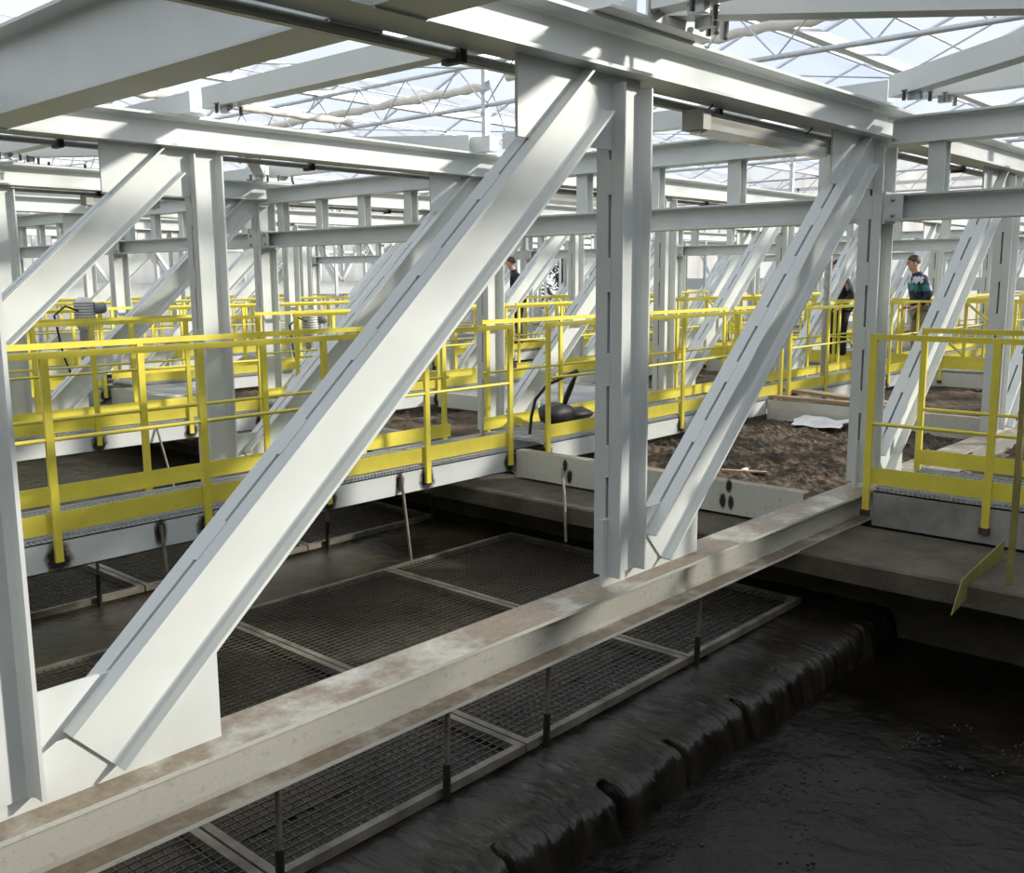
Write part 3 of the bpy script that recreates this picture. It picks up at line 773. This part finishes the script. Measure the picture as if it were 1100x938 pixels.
# ------------------------------------------------------------------ people
SKIN=simple('skin',(.62,.38,.28),(.56,.33,.24),8,.5)
HAIR=simple('brown_hair',(.10,.06,.04),(.06,.035,.025),20,.6)
NAVY=simple('navy_jacket_cloth',(.014,.022,.05),(.02,.03,.065),7,.8)
TEAL=simple('teal_panel_cloth',(.05,.22,.22),(.04,.18,.19),7,.8)
WHT=simple('white_panel_cloth',(.62,.66,.72),(.55,.6,.66),7,.8)
KHAKI=simple('khaki_trouser_cloth',(.30,.25,.17),(.24,.20,.13),6,.85)
DARK=simple('dark_jacket_cloth',(.02,.022,.026),(.03,.032,.036),6,.8)
DARKT=simple('dark_trouser_cloth',(.015,.015,.018),(.025,.025,.028),6,.85)
SHOE=simple('black_shoe_leather',(.02,.018,.016),(.03,.027,.024),6,.4)
def skin_mesh(name,verts,edges,rads,mat,parent,M,sub=2):
    me=bpy.data.meshes.new(name);me.from_pydata([M@Vector(v) for v in verts],edges,[])
    o=bpy.data.objects.new(name,me);COL.objects.link(o)
    sk=o.modifiers.new('skin','SKIN');me.skin_vertices if me.skin_vertices else None
    if not me.skin_vertices: pass
    for i,r in enumerate(rads):
        d=me.skin_vertices[0].data[i];d.radius=(r,r) if not isinstance(r,tuple) else r
        d.use_root=(i==0)
    sk.use_smooth_shade=True
    ss=o.modifiers.new('sub','SUBSURF');ss.levels=sub;ss.render_levels=sub
    dg=bpy.context.evaluated_depsgraph_get();dg.update()
    ev=o.evaluated_get(dg);m2=bpy.data.meshes.new_from_object(ev)
    for p in m2.polygons:p.use_smooth=True
    m2.materials.clear();m2.materials.append(mat)
    bpy.data.objects.remove(o);bpy.data.meshes.remove(me)
    no=bpy.data.objects.new(name,m2);COL.objects.link(no)
    if parent:no.parent=parent
    return no
def person(x,y,face,label,jac,tro,H=1.82,lean=.12,panels=False,z=.03):
    """face: heading angle (radians, world) of the person's front"""
    r=thing('person',label,'person',(x,y,z))
    k=H/1.8
    M=Matrix.Rotation(face,4,'Z')@Matrix.Scale(k,4)   # local +X is the front
    V=[];E=[];Rr=[]
    def v(p,rad,par=None):
        V.append(p);Rr.append(rad*k if not isinstance(rad,tuple) else tuple(q*k for q in rad))
        if par is not None:E.append((par,len(V)-1))
        return len(V)-1
    pel=v((0,0,.95),.13);sp=v((.02,0,1.12),.125,pel);ch=v((.03+lean*.3,0,1.32),.14,sp);nk0=v((.02+lean*.5,0,1.46),.075,ch);nk=v((.04+lean*.6,0,1.53),.056,nk0)
    hd=[]
    h0=v((.075+lean*.72,0,1.60),.078,nk);h1=v((.072+lean*.75,0,1.67),.094,h0);h2=v((.062+lean*.75,0,1.735),.08,h1)
    arms=[]
    for s in(-1,1):
        sh=v((.02+lean*.45,s*.19,1.42),.062,ch);el=v((-.06+lean*.3,s*.25,1.16),.045,sh);wr=v((.13,s*.20,.98),.032,el);pa=v((.20,s*.18,.95),.03,wr)
        for i,(dy,l) in enumerate(((-.028,.075),(-.010,.085),(.010,.08),(.028,.065))):
            f1=v((.245,s*.18+dy,.935),.0095,pa);f2=v((.245+l*.5,s*.18+dy,.91),.0085,f1);v((.24+l*.6,s*.18+dy,.885),.0075,f2)
        t1=v((.215,s*.18-s*.04,.965),.011,pa);v((.25,s*.18-s*.055,.955),.009,t1)
    for s in(-1,1):
        hp=v((0,s*.10,.90),.095,pel);kn=v((.03,s*.11,.50),.062,hp);an=v((-.01,s*.115,.09),.042,kn);v((.08,s*.12,.035),.036,an);
    skin_mesh('body',V,E,Rr,SKIN,r,M)
    # nose, ears, eyes as one face detail mesh on the body side
    hx=.072+lean*.75
    m=MB();m.blob(M@Vector((hx+.098,0,1.655)),.02*k,.016*k,.026*k,1,0,10,7)
    for s in(-1,1): m.blob(M@Vector((hx-.01,s*.09,1.665)),.022*k,.010*k,.032*k,2,0,10,7)
    o=m.build('face_features',SKIN);o.parent=r
    m=MB()
    for s in(-1,1): m.blob(M@Vector((hx+.083,s*.034,1.685)),.010*k,.012*k,.008*k,2,0,8,6)
    o=m.build('eyes',SHOE);o.parent=r
    # hair cap
    m=MB();vs=[];fs=[];nu,nv=18,8;c=Vector((hx-.012,0,1.70))
    for j in range(nv+1):
        for i in range(nu):
            a=2*PI*i/nu;fr=max(0,math.cos(a));t=(PI*.62-fr*.75)*j/nv
            d=Vector((math.sin(t)*math.cos(a)*.105,math.sin(t)*math.sin(a)*.098,math.cos(t)*.108))
            vs.append(M@(c+d))
    for j in range(nv):
        for i in range(nu): fs.append((j*nu+i,(j+1)*nu+i,(j+1)*nu+(i+1)%nu,j*nu+(i+1)%nu))
    m.add(vs,fs,0,True);o=m.build('hair',HAIR);o.parent=r
    # trousers
    V=[];E=[];Rr=[]
    pel=v((0,0,.97),.148)
    for s in(-1,1):
        hp=v((0,s*.10,.88),.112,pel);kn=v((.03,s*.11,.50),.085,hp);an=v((-.005,s*.115,.10),.075,kn)
    skin_mesh('trousers',V,E,Rr,tro,r,M)
    V=[];E=[];Rr=[]
    pel=v((0,0,.86),.165);w=v((.01,0,1.02),.165,pel);sp=v((.02+lean*.15,0,1.16),.165,w);ch=v((.03+lean*.3,0,1.33),.165,sp);nk0=v((.02+lean*.5,0,1.46),.10,ch);v((.035+lean*.6,0,1.55),.082,nk0)
    for s in(-1,1):
        sh=v((.02+lean*.45,s*.19,1.42),.085,ch);el=v((-.06+lean*.3,s*.255,1.16),.068,sh);v((.11,s*.205,1.0),.055,el)
    jk=skin_mesh('jacket',V,E,Rr,jac,r,M)
    for s in(-1,1):
        m=MB();P=[(-.03,0,.0),(.17,0,.0)]
        m.tube([M@Vector((-.06,s*.115,.045)),M@Vector((.02,s*.115,.05)),M@Vector((.12,s*.12,.04)),M@Vector((.19,s*.125,.03))],.05,10,0,True,[.035,.048*k,.045*k,.025]);o=m.build('shoe',SHOE);o.parent=r
    if panels:                                    # colour-blocked cloth: teal band, white yoke and white sleeve backs
        jk.data.materials.append(TEAL);jk.data.materials.append(WHT);Mi=M.inverted()
        for p in jk.data.polygons:
            c=Mi@p.center
            if abs(c.y)>.165 and c.x<.0 and 1.22<c.z<1.42: p.material_index=2
            elif 1.22<c.z<1.33 and (c.x>.02 or abs(c.y)>.17): p.material_index=1
            elif 1.36<c.z<1.46 and c.x>.10 and abs(c.y)>.04: p.material_index=2
    return r
left=math.atan2(.74,-.672)
person(17.05,6.12,left,'man in navy, teal and white jacket and khaki trousers, looking down','x' and NAVY,KHAKI,1.86,.14,True)
person(17.05,7.55,left+.4,'person in dark jacket and black trousers mostly hidden behind the right column',DARK,DARKT,1.80,.06)
m=MB()
for i in range(5): m.box(15.3,16.4,14.0+.13*i,14.1+.13*i,.10,.13)
for i in range(3): m.box(15.3+.5*i,15.4+.5*i,14.0,14.62,.032,.10)
tag(m.build('wooden_pallet',WOOD),'low wooden pallet under the man in black on the third walkway','pallet')
person(16.0,14.3,left,'man in black jacket with bowed head, half hidden behind the long diagonal',DARK,DARKT,1.86,.16,False,.14)

# ------------------------------------------------------------------ light
# unseen hall walls behind and left; the block at right is added for shade
CLAD=simple('dark_cladding',(.07,.075,.075),(.05,.055,.055),2,.7)
cbox('wall_front',-5,35,-6.05,-5.8,-2,4.82,CLAD)
cbox('wall_left',-5.2,-5,-5.8,28,-2,4.7,CLAD)
cbox('wall_right_block',11.5,13.1,-2.95,-2.7,-2,4.5,CLAD)
sun=bpy.data.lights.new('sun','SUN');sun.energy=8.2;sun.angle=R(2.6);sun.color=(1,.935,.83)
so=bpy.data.objects.new('sun',sun);COL.objects.link(so)
el=R(22);d=Vector((-.70*math.cos(el),.714*math.cos(el),-math.sin(el)))
so.rotation_euler=d.to_track_quat('-Z','Y').to_euler()
w=bpy.data.worlds.new('world');SC.world=w;w.use_nodes=True;nt=w.node_tree;bg=nt.nodes['Background']
tc=N(nt,'ShaderNodeTexCoord');n=noise_n(nt,3.0,5,.55,tc.outputs['Generated'])
rp=ramp(nt,n.outputs['Fac'],[(.35,(.66,.79,1.0)),(.62,(.97,.98,1.0))])
nt.links.new(rp.outputs['Color'],bg.inputs['Color']);bg.inputs['Strength'].default_value=1.2
SC.view_settings.view_transform='Standard';SC.view_settings.look='None';SC.view_settings.gamma=1;SC.view_settings.exposure=0
SC.view_settings.use_curve_mapping=False
SC.cycles.max_bounces=10;SC.cycles.transparent_max_bounces=24
